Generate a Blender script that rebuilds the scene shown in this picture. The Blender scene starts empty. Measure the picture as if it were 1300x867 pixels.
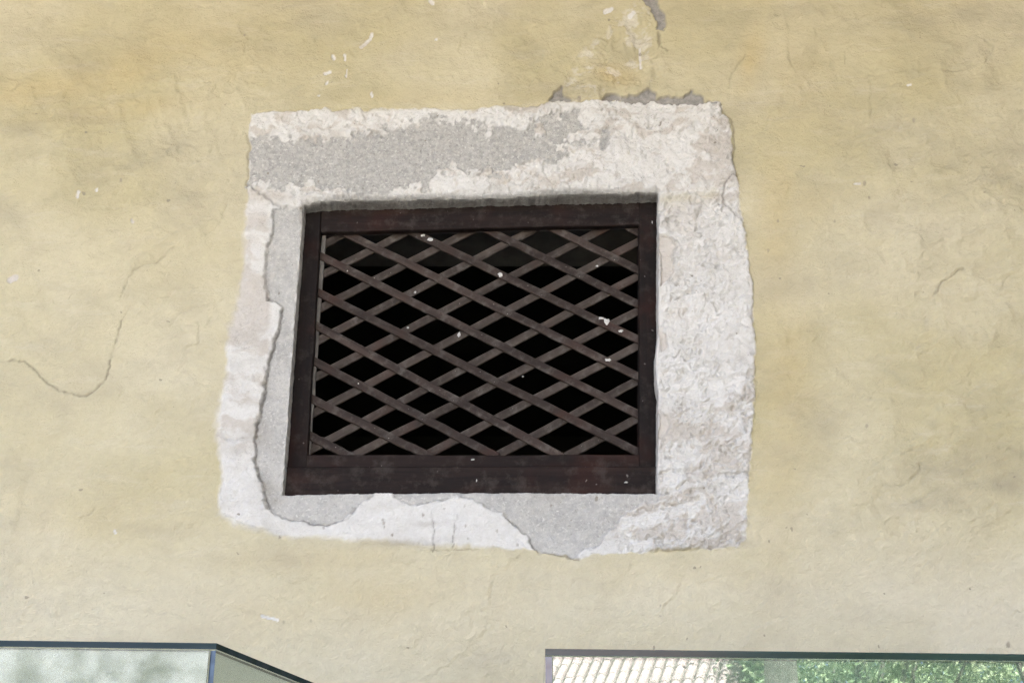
import bpy, bmesh, math, random
import numpy as np
from mathutils import Vector, Matrix

# ------------------------------------------------------------------ camera, sky, sun, exposure
sc = bpy.context.scene
C = sc.collection
F_PX, PITCH, EYE, DIST = 1800.0, math.radians(25.0), 1.6, 3.0

cam_d = bpy.data.cameras.new('camera')
cam = bpy.data.objects.new('camera', cam_d)
C.objects.link(cam)
cam.location = (0, -DIST, EYE)
cam.rotation_euler = (math.pi / 2 + PITCH, 0, 0)
cam_d.sensor_width = 36.0
cam_d.lens = 36.0 * F_PX / 1300.0
cam_d.clip_end = 500
sc.camera = cam

SUN_EL, SUN_AZ = math.radians(52), math.radians(-4)      # azimuth from +Y (behind the wall), clockwise
world = bpy.data.worlds.new('World')
sc.world = world
world.use_nodes = True
wn = world.node_tree
wn.nodes.clear()
sky = wn.nodes.new('ShaderNodeTexSky')
sky.sky_type = 'NISHITA'
sky.sun_disc = False
sky.sun_elevation = SUN_EL
sky.sun_rotation = SUN_AZ
sky.air_density = 0.6
sky.dust_density = 6.0
sky.ozone_density = 0.3
bg = wn.nodes.new('ShaderNodeBackground')
bg.inputs['Strength'].default_value = 0.12
wo = wn.nodes.new('ShaderNodeOutputWorld')
wn.links.new(sky.outputs[0], bg.inputs[0])
wn.links.new(bg.outputs[0], wo.inputs[0])

sd_ = bpy.data.lights.new('sun', 'SUN')
sd_.energy = 4.2
sd_.angle = math.radians(0.53)
sd_.color = (1.0, 0.95, 0.87)
sun = bpy.data.objects.new('sun', sd_)
C.objects.link(sun)
to_sun = Vector((math.sin(SUN_AZ) * math.cos(SUN_EL), math.cos(SUN_AZ) * math.cos(SUN_EL), math.sin(SUN_EL)))
sun.rotation_euler = to_sun.to_track_quat('Z', 'Y').to_euler()
sun.location = (0, 10, 20)

vs = sc.view_settings
vs.view_transform = 'Standard'
vs.look = 'None'
vs.exposure = 3.54
vs.gamma = 1.0
vs.use_curve_mapping = False
sc.cycles.use_denoising = True
sc.cycles.denoiser = 'OPENIMAGEDENOISE'
sc.cycles.denoising_input_passes = 'RGB_ALBEDO_NORMAL'
sc.cycles.denoising_prefilter = 'NONE'
sc.cycles.max_bounces = 10
sc.cycles.diffuse_bounces = 6
sc.cycles.transparent_max_bounces = 16

# ------------------------------------------------------------------ photograph pixel <-> place
CP, SP = math.cos(PITCH), math.sin(PITCH)


def ray(px, py):
    a = (px - 650.0) / F_PX
    b = -(py - 433.5) / F_PX
    return np.array([a, CP - b * SP, SP + b * CP])


def on_wall(px, py, y=0.0):
    d = ray(px, py)
    t = (y + DIST) / d[1]
    return Vector((d[0] * t, y, EYE + d[2] * t))


def on_level(px, py, z):
    d = ray(px, py)
    t = (z - EYE) / d[2]
    return Vector((d[0] * t, -DIST + d[1] * t, z))


# ------------------------------------------------------------------ helpers
def link(name, me, mat=None, parent=None):
    o = bpy.data.objects.new(name, me)
    C.objects.link(o)
    if mat is not None:
        if isinstance(mat, (list, tuple)):
            for m in mat:
                me.materials.append(m)
        elif not me.materials:
            me.materials.append(mat)
    if parent is not None:
        o.parent = parent
    return o


def empty(name, loc=(0, 0, 0), rz=0.0):
    o = bpy.data.objects.new(name, None)
    C.objects.link(o)
    o.empty_display_size = 0.1
    o.location = loc
    o.rotation_euler = (0, 0, rz)
    return o


def tag(o, label=None, cat=None, group=None, kind=None):
    if label:
        o['label'] = label
    if cat:
        o['category'] = cat
    if group:
        o['group'] = group
    if kind:
        o['kind'] = kind
    return o


def from_bm(name, bm, mat, parent=None, smooth=False):
    me = bpy.data.meshes.new(name)
    bmesh.ops.recalc_face_normals(bm, faces=bm.faces)
    bm.to_mesh(me)
    bm.free()
    if smooth:
        me.polygons.foreach_set('use_smooth', np.ones(len(me.polygons), dtype=bool))
    return link(name, me, mat, parent)


def box_bm(lo, hi, bev=0.0, bm=None):
    bm = bm or bmesh.new()
    r = bmesh.ops.create_cube(bm, size=1.0)
    for v in r['verts']:
        v.co = Vector([lo[k] + (v.co[k] + 0.5) * (hi[k] - lo[k]) for k in range(3)])
    if bev > 0:
        ed = list({e for v in r['verts'] for e in v.link_edges})
        bmesh.ops.bevel(bm, geom=ed, offset=bev, segments=2, affect='EDGES', profile=0.6)
    return bm


# numpy noise -----------------------------------------------------
_rng = np.random.RandomState(7)
_TAB = _rng.rand(8, 256, 256).astype(np.float32)


def vnoise(x, y, seed=0):
    t = _TAB[seed % 8]
    xi = np.floor(x).astype(np.int32)
    yi = np.floor(y).astype(np.int32)
    fx = (x - xi).astype(np.float32)
    fy = (y - yi).astype(np.float32)
    fx = fx * fx * fx * (fx * (fx * 6 - 15) + 10)
    fy = fy * fy * fy * (fy * (fy * 6 - 15) + 10)
    o = seed * 37
    x0 = (xi + o) & 255
    x1 = (xi + o + 1) & 255
    y0 = (yi + o * 3) & 255
    y1 = (yi + o * 3 + 1) & 255
    a = t[y0, x0]
    b = t[y0, x1]
    c = t[y1, x0]
    d = t[y1, x1]
    return (a + (b - a) * fx) * (1 - fy) + (c + (d - c) * fx) * fy


def fbm(x, y, scale, octv=4, seed=0, sx=1.0, gain=0.5, ridged=False, rot=0.0):
    if rot:
        cr, sr = math.cos(rot), math.sin(rot)
        x, y = x * cr + y * sr, -x * sr + y * cr
    s = np.zeros(x.shape, np.float32)
    amp, tot, f = 1.0, 0.0, 1.0 / scale
    for k in range(octv):
        n = vnoise(x * f / sx, y * f, seed + k)
        if ridged:
            n = 1.0 - np.abs(n * 2 - 1)
        s += n * amp
        tot += amp
        amp *= gain
        f *= 2.07
    return s / tot


def sstep(a, b, x):
    t = np.clip((x - a) / (b - a), 0, 1)
    return t * t * (3 - 2 * t)


def worley(x, y, scale, seed=3):
    x = x / scale
    y = y / scale
    xi = np.floor(x).astype(np.int32)
    yi = np.floor(y).astype(np.int32)
    best = np.full(x.shape, 9.0, np.float32)
    ta, tb = _TAB[seed % 8], _TAB[(seed + 1) % 8]
    for dx in (-1, 0, 1):
        for dy in (-1, 0, 1):
            gx = xi + dx
            gy = yi + dy
            jx = ta[gy & 255, gx & 255]
            jy = tb[gy & 255, gx & 255]
            d = (gx + jx - x) ** 2 + (gy + jy - y) ** 2
            np.minimum(best, d, out=best)
    return np.sqrt(best)


def seg_dist(x, y, pts, closed=False):
    best = np.full(x.shape, 1e9, np.float32)
    n = len(pts)
    for i in range(n if closed else n - 1):
        ax, ay = pts[i]
        bx, by = pts[(i + 1) % n]
        dx, dy = bx - ax, by - ay
        L = dx * dx + dy * dy + 1e-9
        t = np.clip(((x - ax) * dx + (y - ay) * dy) / L, 0, 1)
        d = (x - ax - t * dx) ** 2 + (y - ay - t * dy) ** 2
        np.minimum(best, d, out=best)
    return np.sqrt(best)


def inside(x, y, pts):
    r = np.zeros(x.shape, bool)
    n = len(pts)
    for i in range(n):
        ax, ay = pts[i]
        bx, by = pts[(i + 1) % n]
        if ay == by:
            continue
        c = (ay > y) != (by > y)
        r ^= c & (x < (bx - ax) * (y - ay) / (by - ay) + ax)
    return r


def poly_sd(X, Y, pts, margin=30.0):
    """signed distance in photo pixels, positive inside; -margin far away"""
    a = np.array(pts)
    lo, hi = a.min(0) - margin, a.max(0) + margin
    m = (X > lo[0]) & (X < hi[0]) & (Y > lo[1]) & (Y < hi[1])
    out = np.full(X.shape, -margin, np.float32)
    x, y = X[m], Y[m]
    d = seg_dist(x, y, pts, True)
    out[m] = np.where(inside(x, y, pts), d, -d)
    return out


def line_mask(X, Y, pts, width, margin=25.0):
    a = np.array(pts, float)
    lo, hi = a.min(0) - margin, a.max(0) + margin
    m = (X > lo[0]) & (X < hi[0]) & (Y > lo[1]) & (Y < hi[1])
    out = np.zeros(X.shape, np.float32)
    d = seg_dist(X[m], Y[m], pts)
    out[m] = np.exp(-(d / (width[m] if isinstance(width, np.ndarray) else width)) ** 2)
    return out


def blob(X, Y, cx, cy, rx, ry, rot=0.0):
    dx, dy = X - cx, Y - cy
    if rot:
        c, s = math.cos(rot), math.sin(rot)
        dx, dy = dx * c + dy * s, -dx * s + dy * c
    return np.exp(-((dx / rx) ** 2 + (dy / ry) ** 2)).astype(np.float32)


# ------------------------------------------------------------------ material helpers
class NT:
    def __init__(self, name):
        self.mat = bpy.data.materials.new(name)
        self.mat.use_nodes = True
        self.t = self.mat.node_tree
        self.t.nodes.clear()
        self.out = self.t.nodes.new('ShaderNodeOutputMaterial')

    def n(self, typ, **kw):
        nd = self.t.nodes.new(typ)
        for k, v in kw.items():
            setattr(nd, k, v)
        return nd

    def l(self, a, b):
        self.t.links.new(a, b)

    def put(self, sock, v):
        if hasattr(v, 'is_output'):
            self.l(v, sock)
        elif isinstance(v, (tuple, list)) and len(v) == 3 and sock.type == 'RGBA':
            sock.default_value = (*v, 1)
        else:
            sock.default_value = v

    def coords(self, kind='Object', scale=(1, 1, 1), rot=(0, 0, 0)):
        tc = self.n('ShaderNodeTexCoord')
        mp = self.n('ShaderNodeMapping')
        mp.inputs['Scale'].default_value = scale
        mp.inputs['Rotation'].default_value = rot
        self.l(tc.outputs[kind], mp.inputs[0])
        return mp.outputs[0]

    def noise(self, co, scale, detail=4, rough=0.55, dist=0.0):
        nd = self.n('ShaderNodeTexNoise')
        self.l(co, nd.inputs['Vector'])
        nd.inputs['Scale'].default_value = scale
        nd.inputs['Detail'].default_value = detail
        nd.inputs['Roughness'].default_value = rough
        nd.inputs['Distortion'].default_value = dist
        return nd.outputs['Fac']

    def ramp(self, v, a, b, lo=0.0, hi=1.0):
        nd = self.n('ShaderNodeMapRange', interpolation_type='SMOOTHSTEP')
        self.put(nd.inputs[0], v)
        for k, q in zip((1, 2, 3, 4), (a, b, lo, hi)):
            nd.inputs[k].default_value = q
        return nd.outputs[0]

    def math(self, op, a, b=0.0, clamp=False):
        nd = self.n('ShaderNodeMath', operation=op)
        nd.use_clamp = clamp
        self.put(nd.inputs[0], a)
        self.put(nd.inputs[1], b)
        return nd.outputs[0]

    def mix(self, fac, a, b, mode='MIX'):
        nd = self.n('ShaderNodeMix', data_type='RGBA', blend_type=mode)
        self.put(nd.inputs[0], fac)
        self.put(nd.inputs[6], a)
        self.put(nd.inputs[7], b)
        return nd.outputs[2]

    def attr(self, name):
        nd = self.n('ShaderNodeAttribute', attribute_name=name)
        sp = self.n('ShaderNodeSeparateColor')
        self.l(nd.outputs['Color'], sp.inputs[0])
        return sp.outputs[0], sp.outputs[1], sp.outputs[2], nd.outputs['Alpha']

    def bump(self, h, strength=0.3, dist=0.002, normal=None):
        nd = self.n('ShaderNodeBump')
        nd.inputs['Strength'].default_value = strength
        nd.inputs['Distance'].default_value = dist
        self.l(h, nd.inputs['Height'])
        if normal is not None:
            self.l(normal, nd.inputs['Normal'])
        return nd.outputs[0]

    def principled(self, col, rough=0.8, normal=None, spec=0.3, metal=0.0):
        p = self.n('ShaderNodeBsdfPrincipled')
        self.put(p.inputs['Base Color'], col)
        self.put(p.inputs['Roughness'], rough)
        p.inputs['Specular IOR Level'].default_value = spec
        p.inputs['Metallic'].default_value = metal
        if normal is not None:
            self.l(normal, p.inputs['Normal'])
        self.l(p.outputs[0], self.out.inputs[0])
        return self.mat


def wall_material():
    m = NT('limewashed_plaster')
    co = m.coords()
    cos = m.coords(scale=(0.68, 1, 1), rot=(0, 0.3, 0))
    W, G, M, O = m.attr('layer_a')
    D, P, K, B = m.attr('layer_b')
    big = m.noise(co, 2.1, 5, 0.6, 0.6)
    mid = m.noise(cos, 9, 6, 0.62, 0.4)
    fine = m.noise(co, 70, 5, 0.65)
    yel = m.mix(m.ramp(big, 0.3, 0.7), (0.50, 0.447, 0.268), (0.575, 0.523, 0.355))
    yel = m.mix(m.ramp(mid, 0.42, 0.70, 0, 0.8), yel, (0.44, 0.395, 0.25))
    blt = m.noise(m.coords(scale=(0.5, 1, 1)), 20, 7, 0.7, 1.0)
    yel = m.mix(m.ramp(blt, 0.52, 0.72, 0, 0.45), yel, (0.42, 0.385, 0.27))
    str_ = m.noise(m.coords(scale=(0.3, 1, 1.1), rot=(0, -0.12, 0)), 20, 6, 0.7, 0.3)
    yel = m.mix(m.ramp(str_, 0.5, 0.75, 0, 0.5), yel, (0.63, 0.585, 0.45))
    yel = m.mix(P, yel, (0.685, 0.635, 0.495))
    yel = m.mix(O, yel, (0.54, 0.43, 0.215))
    white = m.mix(m.ramp(mid, 0.35, 0.7), (0.80, 0.79, 0.76), (0.73, 0.715, 0.68))
    white = m.mix(B, white, (0.52, 0.455, 0.385))
    grey = m.mix(m.ramp(fine, 0.32, 0.68), (0.41, 0.403, 0.385), (0.60, 0.592, 0.567))
    pits = m.noise(co, 120, 4, 0.7)
    grey = m.mix(m.ramp(pits, 0.42, 0.31, 0, 0.65), grey, (0.22, 0.21, 0.19))
    grey = m.mix(m.ramp(m.noise(co, 150, 3, 0.6), 0.55, 0.68, 0, 0.85), grey, (0.74, 0.73, 0.69))
    mort = m.mix(m.ramp(fine, 0.3, 0.7), (0.24, 0.232, 0.22), (0.37, 0.357, 0.34))
    c = m.mix(W, yel, white)
    c = m.mix(G, c, grey)
    c = m.mix(M, c, mort)
    c = m.mix(m.math('MULTIPLY', D, m.ramp(mid, 0.25, 0.65, 0.25, 1.0)), c, (0.30, 0.265, 0.215))
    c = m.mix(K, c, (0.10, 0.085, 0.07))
    sp = m.ramp(m.noise(co, 34, 2, 0.5), 0.735, 0.76, 0, 0.75)
    c = m.mix(sp, c, (0.27, 0.24, 0.19))
    c = m.mix(m.ramp(fine, 0.25, 0.75, 0.0, 0.16), c, (0.33, 0.29, 0.2))
    n1 = m.bump(m.noise(cos, 45, 7, 0.72, 0.5), 0.9, 0.007)
    n2 = m.bump(m.noise(co, 230, 4, 0.75), 0.8, 0.0022, n1)
    wg = m.math('ADD', m.math('MULTIPLY', W, 0.75), m.math('MULTIPLY', G, 0.5), True)
    rough = m.noise(m.coords(scale=(0.6, 1, 1)), 75, 8, 0.78, 0.6)
    n3 = m.bump(m.math('MULTIPLY', m.math('SUBTRACT', rough, 0.5), wg), 0.9, 0.0065, n2)
    return m.principled(c, 0.92, n3, 0.12)


def wood_material(name, dark, mid, red, spots=1.0, axis='x'):
    m = NT(name)
    rnd = m.n('ShaderNodeObjectInfo').outputs['Random']
    s = {'x': (1.2, 14, 14), 'z': (14, 14, 1.2)}[axis]
    co = m.coords(scale=s)
    add = m.n('ShaderNodeVectorMath', operation='ADD')
    m.l(co, add.inputs[0])
    m.l(rnd, add.inputs[1])
    v = add.outputs[0]
    g = m.noise(v, 3.5, 6, 0.65, 0.8)
    h = m.noise(m.coords(), 6, 4, 0.6)
    c = m.mix(m.ramp(g, 0.3, 0.7), dark, mid)
    c = m.mix(m.math('MULTIPLY', m.ramp(h, 0.48, 0.72), m.math('ADD', m.math('MULTIPLY', rnd, 0.6), 0.1)), c, red)
    dust = m.noise(m.coords(), 28, 5, 0.7)
    c = m.mix(m.ramp(dust, 0.46, 0.70, 0, 0.5 * spots), c, (0.17, 0.155, 0.14))
    wh = m.ramp(m.noise(m.coords(), 95, 1, 0.4), 0.765, 0.80, 0, 0.8 * spots)
    c = m.mix(wh, c, (0.5, 0.46, 0.42))
    n = m.bump(g, 0.5, 0.0015)
    c = m.mix(m.math('MULTIPLY', rnd, 0.4), c, dark)
    return m.principled(c, m.ramp(dust, 0.3, 0.7, 0.6, 0.85), n, 0.14)


def plain_material(name, a, b, scale=8, rough=0.85, bump=0.3, spec=0.3):
    m = NT(name)
    co = m.coords()
    f = m.noise(co, scale, 6, 0.62)
    c = m.mix(m.ramp(f, 0.3, 0.7), a, b)
    return m.principled(c, rough, m.bump(f, bump, 0.01), spec)


def glass_material(name, tint, f0=0.043):
    m = NT(name)
    tr = m.n('ShaderNodeBsdfTransparent')
    tr.inputs[0].default_value = (*tint, 1)
    gl = m.n('ShaderNodeBsdfGlossy')
    gl.inputs['Roughness'].default_value = 0.004
    gl.inputs['Color'].default_value = (0.97, 1.0, 0.99, 1)
    lw = m.n('ShaderNodeLayerWeight')
    f5 = m.math('POWER', lw.outputs['Facing'], 5.0)
    fr = m.math('ADD', m.math('MULTIPLY', f5, 1 - f0), f0)
    mx = m.n('ShaderNodeMixShader')
    m.l(fr, mx.inputs[0])
    m.l(tr.outputs[0], mx.inputs[1])
    m.l(gl.outputs[0], mx.inputs[2])
    m.l(mx.outputs[0], m.out.inputs[0])
    return m.mat


def edge_material(name, a, b, spec=0.6):
    m = NT(name)
    f = m.noise(m.coords(scale=(0.6, 8, 8)), 5, 3, 0.5)
    c = m.mix(m.ramp(f, 0.35, 0.65), a, b)
    return m.principled(c, 0.12, None, spec)


M_WALL = wall_material()
M_FRAME = wood_material('dark_oiled_wood', (0.008, 0.0055, 0.005), (0.020, 0.0122, 0.0102), (0.060, 0.017, 0.010), 0.35)
M_FRAMEV = wood_material('dark_oiled_wood_upright', (0.0065, 0.0047, 0.0043), (0.015, 0.0095, 0.0082), (0.045, 0.013, 0.008), 0.35, 'z')
M_SLAT = wood_material('weathered_lattice_wood', (0.023, 0.017, 0.0145), (0.060, 0.043, 0.036), (0.074, 0.032, 0.023), 1.0)
M_SLATB = wood_material('greyed_lattice_wood', (0.030, 0.023, 0.019), (0.078, 0.062, 0.052), (0.080, 0.038, 0.028), 1.0)
M_BEAD = plain_material('lit_bead_wood', (0.10, 0.092, 0.084), (0.17, 0.16, 0.145), 30)
M_BEAM = plain_material('sooty_beam', (0.085, 0.08, 0.075), (0.13, 0.125, 0.115), 14)
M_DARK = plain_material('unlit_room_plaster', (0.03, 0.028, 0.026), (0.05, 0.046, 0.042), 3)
M_SPLASH = plain_material('lime_splash', (0.45, 0.44, 0.42), (0.62, 0.61, 0.58), 60)
M_GLASS_L = glass_material('showcase_glass_clear', (0.862, 0.895, 0.905))
M_GLASS_R = glass_material('showcase_glass_green', (0.73, 0.81, 0.80), 0.092)
M_EDGE = edge_material('polished_glass_edge', (0.004, 0.018, 0.020), (0.012, 0.036, 0.040), 0.28)
M_EDGE_L = edge_material('dark_glass_edge', (0.004, 0.020, 0.022), (0.016, 0.032, 0.042), 0.1)
M_EDGE_S = edge_material('polished_glass_side_edge', (0.035, 0.052, 0.075), (0.06, 0.085, 0.12))

# ------------------------------------------------------------------ the wall and the window surround, one shared relief
STEP = 0.0027
X0, X1, Z0, Z1 = -1.62, 1.62, 1.98, 4.16
nx, nz = int(round((X1 - X0) / STEP)) + 1, int(round((Z1 - Z0) / STEP)) + 1
gx, gz = np.meshgrid(np.linspace(X0, X1, nx), np.linspace(Z0, Z1, nz))
gx = gx.astype(np.float64)
# photo pixel of every wall point
_dz, _dy = gz - EYE, DIST
_dep = _dy * CP + _dz * SP
PX = (650.0 + F_PX * gx / _dep).astype(np.float32)
PY = (433.5 - F_PX * (-_dy * SP + _dz * CP) / _dep).astype(np.float32)

j1 = (fbm(PX, PY, 26, 4, 1) - 0.5)
j2 = (fbm(PX, PY, 26, 4, 4) - 0.5)
jf = (fbm(PX, PY, 9, 3, 2) - 0.5)
WX, WY = PX + j1 * 9, PY + j2 * 9          # gently warped pixel coordinates

SURROUND = [(320,147),(345,142),(400,141),(460,140),(520,137),(560,140),(620,137),(680,135),(697,133),(720,131),(765,130),(800,129),(850,131),(900,128),(915,131),(917,143),(926,152),(930,180),(931,200),(934,225),(938,250),(942,275),(948,310),(952,340),(955,380),(957,420),(957,470),(960,490),(959,520),(955,550),(950,590),(948,630),(946,660),(945,685),(938,696),(900,698),(860,697),(800,699),(760,704),(735,708),(700,703),(670,699),(640,697),(600,693),(540,690),(470,686),(400,683),(350,681),(310,668),(280,655),(278,630),(285,600),(278,575),(274,550),(278,510),(285,480),(290,430),(300,390),(306,350),(310,310),(312,270),(315,235),(316,200),(318,170)]
OPENING = [(385,257.5),(420,254),(470,252.5),(520,252),(570,250.5),(640,248.5),(700,247),(760,246),(836,243.5),(836.5,300),(835.5,360),(836,420),(833,448),(833,478),(836,500),(835.5,560),(834.5,625),(740,624.5),(640,625),(540,625),(450,626),(358,627),(362,570),(367,500),(372,430),(378,350)]
LINTEL_PATCH = [(321,232),(320,178),(335,176),(350,172),(372,174),(400,182),(430,179),(470,170),(520,165),(545,155),(565,158),(590,152),(612,165),(640,162),(660,170),(672,162),(690,166),(700,148),(722,150),(738,156),(746,165),(725,178),(742,176),(746,184),(715,194),(700,204),(682,207),(655,206),(640,216),(600,219),(572,220),(556,228),(545,240),(500,246),(450,247),(420,238),(380,236),(345,238)]
PATCH_DROPS = [[(762,168),(772,166),(773,185),(766,196),(760,192)],[(748,178),(758,172),(757,182),(748,187)],[(626,208),(655,205),(650,216),(630,217)]]
LEFT_STONE = [(347,266),(386,262),(372,430),(358,627),(372,640),(344,642),(334,625),(326,600),(323,575),(325,545),(331,520),(335,490),(338,470),(346,440),(355,415),(357,390),(350,383),(338,380),(335,350),(338,325),(344,300),(349,285)]
SILL_STONE_A = [(330,612),(358,622),(410,620),(480,622),(472,632),(458,637),(446,650),(434,660),(415,666),(395,664),(378,660),(352,655),(340,645)]
SILL_STONE_B = [(500,622),(600,620),(700,620),(838,620),(836,634),(815,636),(800,646),(786,658),(782,668),(766,680),(760,696),(742,698),(736,707),(722,707),(702,703),(684,702),(674,690),(672,680),(660,672),(650,662),(640,650),(622,646),(606,638),(594,630),(576,629),(560,636),(528,639),(510,637),(502,630)]
JAMB_BARE = [[(837,300),(852,304),(858,312),(852,325),(856,345),(846,358),(838,364)],[(837,420),(846,424),(846,440),(838,448)],[(837,522),(846,528),(850,540),(842,556),(837,560)]]
MORTAR = [[(694,132),(700,122),(713,111),(717,122),(724,126),(714,132)],[(764,130),(768,122),(778,118),(788,121),(806,118),(824,109),(832,113),(834,122),(850,121),(868,121),(878,114),(890,118),(896,126),(912,131),(880,133),(850,134),(800,131)],[(814,-12),(832,-10),(838,8),(844,28),(841,38),(834,37),(829,22),(824,8)]]
CRACKS = [
    ([(-20,458),(8,460),(28,458),(40,467),(52,479),(62,487),(78,497),(96,502),(110,504),(122,496),(134,480),(140,462),(143,446),(150,420),(154,405)], 1.5, 4.5, 0.75),
    ([(154,405),(164,388)], 1.4, 2.5, 0.35), ([(152,380),(160,358),(170,348),(184,338),(200,333),(222,316)], 1.6, 3.0, 0.35),
    ([(-5,102),(30,98),(60,104)], 2, 2, 0.1),
    ([(1225,340),(1206,352),(1196,360),(1190,369),(1178,378)], 1.8, 4.0, 0.6),
    ([(1168,590),(1166,602),(1152,613),(1136,617),(1120,618)], 2.4, 5.0, 0.35),
    ([(1190,620),(1168,633),(1148,640)], 3, 3, 0.2),
    ([(917,131),(919,142),(928,150),(932,170),(933,190),(929,210),(935,222),(924,230),(917,240),(918,254),(926,262),(938,276),(944,284)], 1.5, 4.5, 0.75),
    ([(838,62),(836,40),(840,58),(846,64)], 1.5, 5, 0.7), ([(826,106),(823,116)], 1.6, 4, 0.5),
    ([(944,70),(936,84),(928,96),(924,110)], 1.5, 3, 0.3),
    ([(314,236),(326,243),(336,250),(346,260),(352,262)], 2.2, 6, 0.6), ([(352,262),(368,261),(384,266)], 1.8, 4, 0.3),
    ([(316,172),(315,200),(314,234)], 1.6, 5, 0.45),
    ([(338,382),(341,378),(350,384),(357,390),(358,402),(356,418),(347,440),(340,468),(336,490),(332,520),(326,545),(324,575),(327,600),(334,626),(345,648),(360,656),(395,664),(418,667),(434,661)], 1.6, 5.0, 0.85),
    ([(349,285),(344,300),(337,328),(334,352),(338,378)], 1.5, 4.5, 0.5),
    ([(606,638),(622,647),(636,650)], 1.6, 4, 0.4), ([(640,652),(650,662),(660,671),(672,679),(676,692),(685,703),(702,703),(712,707),(736,709)], 1.6, 5, 0.8),
    ([(434,661),(446,651),(458,638),(474,630)], 1.5, 4, 0.28), ([(502,631),(512,638),(540,640),(575,630),(594,630)], 1.4, 4, 0.3),
    ([(1100,95),(1180,88),(1210,92),(1240,80)], 2.2, 3.5, 0.16), ([(1105,100),(1108,130),(1104,160)], 2.4, 3, 0.12),
    ([(1240,45),(1262,60),(1250,80)], 2, 4, 0.3), ([(1265,255),(1290,262),(1302,272)], 2.2, 3, 0.18),
    ([(1072,65),(1074,82)], 1.3, 2, 0.35), ([(290,258),(284,276),(264,300)], 2, 3, 0.14), ([(305,52),(320,50),(345,48)], 2, 3.5, 0.22),
    ([(252,410),(254,425),(252,440)], 1.4, 2.5, 0.35), ([(215,415),(230,400),(245,390),(285,382)], 1.8, 2.5, 0.12),
    ([(550,651),(551,700)], 1.3, 1.2, 0.9), ([(580,652),(579,672),(573,698)], 1.3, 1.2, 0.8), ([(548,698),(575,698),(610,697)], 1.2, 1.0, 0.6),
    ([(118,775),(130,766),(150,770),(200,776),(235,782)], 1.6, 2.2, 0.1), ([(340,662),(350,640)], 2, 2, 0.1),
    ([(1262,505),(1285,530),(1302,538)], 2, 3, 0.15), ([(1060,500),(1110,505)], 1.6, 2, 0.12),
    ([(842,256),(868,252),(905,246)], 3, 3.5, 0.0), ([(862,378),(876,372),(884,364)], 3.4, 8, 0.22), ([(868,400),(882,394)], 2.5, 6, 0.15),
    ([(918,604),(945,598),(955,602)], 2.0, 7, 0.28), ([(845,582),(866,584),(876,580)], 3.2, 6, 0.15), ([(842,602),(872,600),(890,596)], 4, 5, 0.1),
    ([(846,695),(880,698),(930,694),(944,684)], 2.2, 6, 0.25),
    ([(280,552),(300,560),(330,556)], 3.5, 6, 0.1), ([(290,575),(310,580)], 2, 4, 0.12),
]
rs = random.Random(11)
for k in range(60):                                       # hairlines all over the old paint
    x, y = rs.uniform(-60, 1380), rs.uniform(-60, 860)
    if 250 < x < 985 and 115 < y < 720:
        continue
    a = rs.choice((rs.gauss(0, 0.5), rs.gauss(-1.0, 0.6)))
    p = [(x, y)]
    for q in range(rs.randint(1, 4)):
        a += rs.gauss(0, 0.35)
        s = rs.uniform(4, 11)
        p.append((p[-1][0] + s * math.cos(a), p[-1][1] + s * math.sin(a)))
    CRACKS.append((p, rs.uniform(0.9, 1.4), rs.uniform(1.0, 3.5), rs.uniform(0.0, 0.3)))

sd_s = poly_sd(WX, WY, SURROUND, 60)
soft = 1.3 + 4.5 * sstep(345, 300, PX) * sstep(225, 290, PY) * (0.4 + 0.9 * fbm(PX, PY, 45, 2, 5)) + 3.5 * sstep(700, 560, PX) * sstep(640, 675, PY)
jr = jf * 10
S = sstep(-1, 1, (sd_s + jr * 0.6) / soft)
sd_o = poly_sd(PX, PY, OPENING, 40)

ragged = jf * 26 + (fbm(PX, PY, 22, 3, 2) - 0.5) * 22 + (fbm(PX, PY, 4.5, 2, 6) - 0.5) * 12
sd_lp = poly_sd(WX, WY, LINTEL_PATCH, 30)
g_lintel = sstep(-1.2, 1.2, sd_lp + ragged)
for p in PATCH_DROPS:
    g_lintel = np.maximum(g_lintel, sstep(-1, 1, poly_sd(PX, PY, p, 20) + ragged * 0.3))
# flecks of lime left on the bare lintel
g_lintel *= 1 - 0.8 * sstep(0.66, 0.72, fbm(PX, PY, 30, 4, 3, 1.4)) * sstep(560, 640, PX)
sd_ls = poly_sd(PX + j1 * 4, PY + j2 * 4, LEFT_STONE, 30)
sd_sa = poly_sd(PX + j1 * 4, PY + j2 * 4, SILL_STONE_A, 30)
sd_sb = poly_sd(PX + j1 * 4, PY + j2 * 4, SILL_STONE_B, 30)
g_low = np.maximum(np.maximum(sd_ls, sd_sa), sd_sb) + jf * 8
g_rest = sstep(-1.6, 1.6, g_low + (fbm(PX, PY, 5, 2, 3) - 0.5) * 8) * (0.5 + 0.45 * fbm(PX, PY, 30, 4, 6))
soffit_rim = sstep(7, 1, -sd_o) * sstep(300, 268, PY) * sstep(820, 760, PX) * sstep(395, 440, PX)
G = np.clip(np.maximum(np.maximum(g_lintel, g_rest), soffit_rim), 0, 1)

Mo = np.zeros_like(S)
for p in MORTAR:
    Mo = np.maximum(Mo, sstep(-0.9, 0.9, poly_sd(PX + j1 * 8, PY + j2 * 8, p, 20) + jf * 9 - 0.3))
Bare = np.zeros_like(S)
for p in JAMB_BARE:
    Bare = np.maximum(Bare, sstep(-0.9, 0.9, poly_sd(PX + j1 * 3, PY + j2 * 3, p, 20) + jf * 3))

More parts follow.
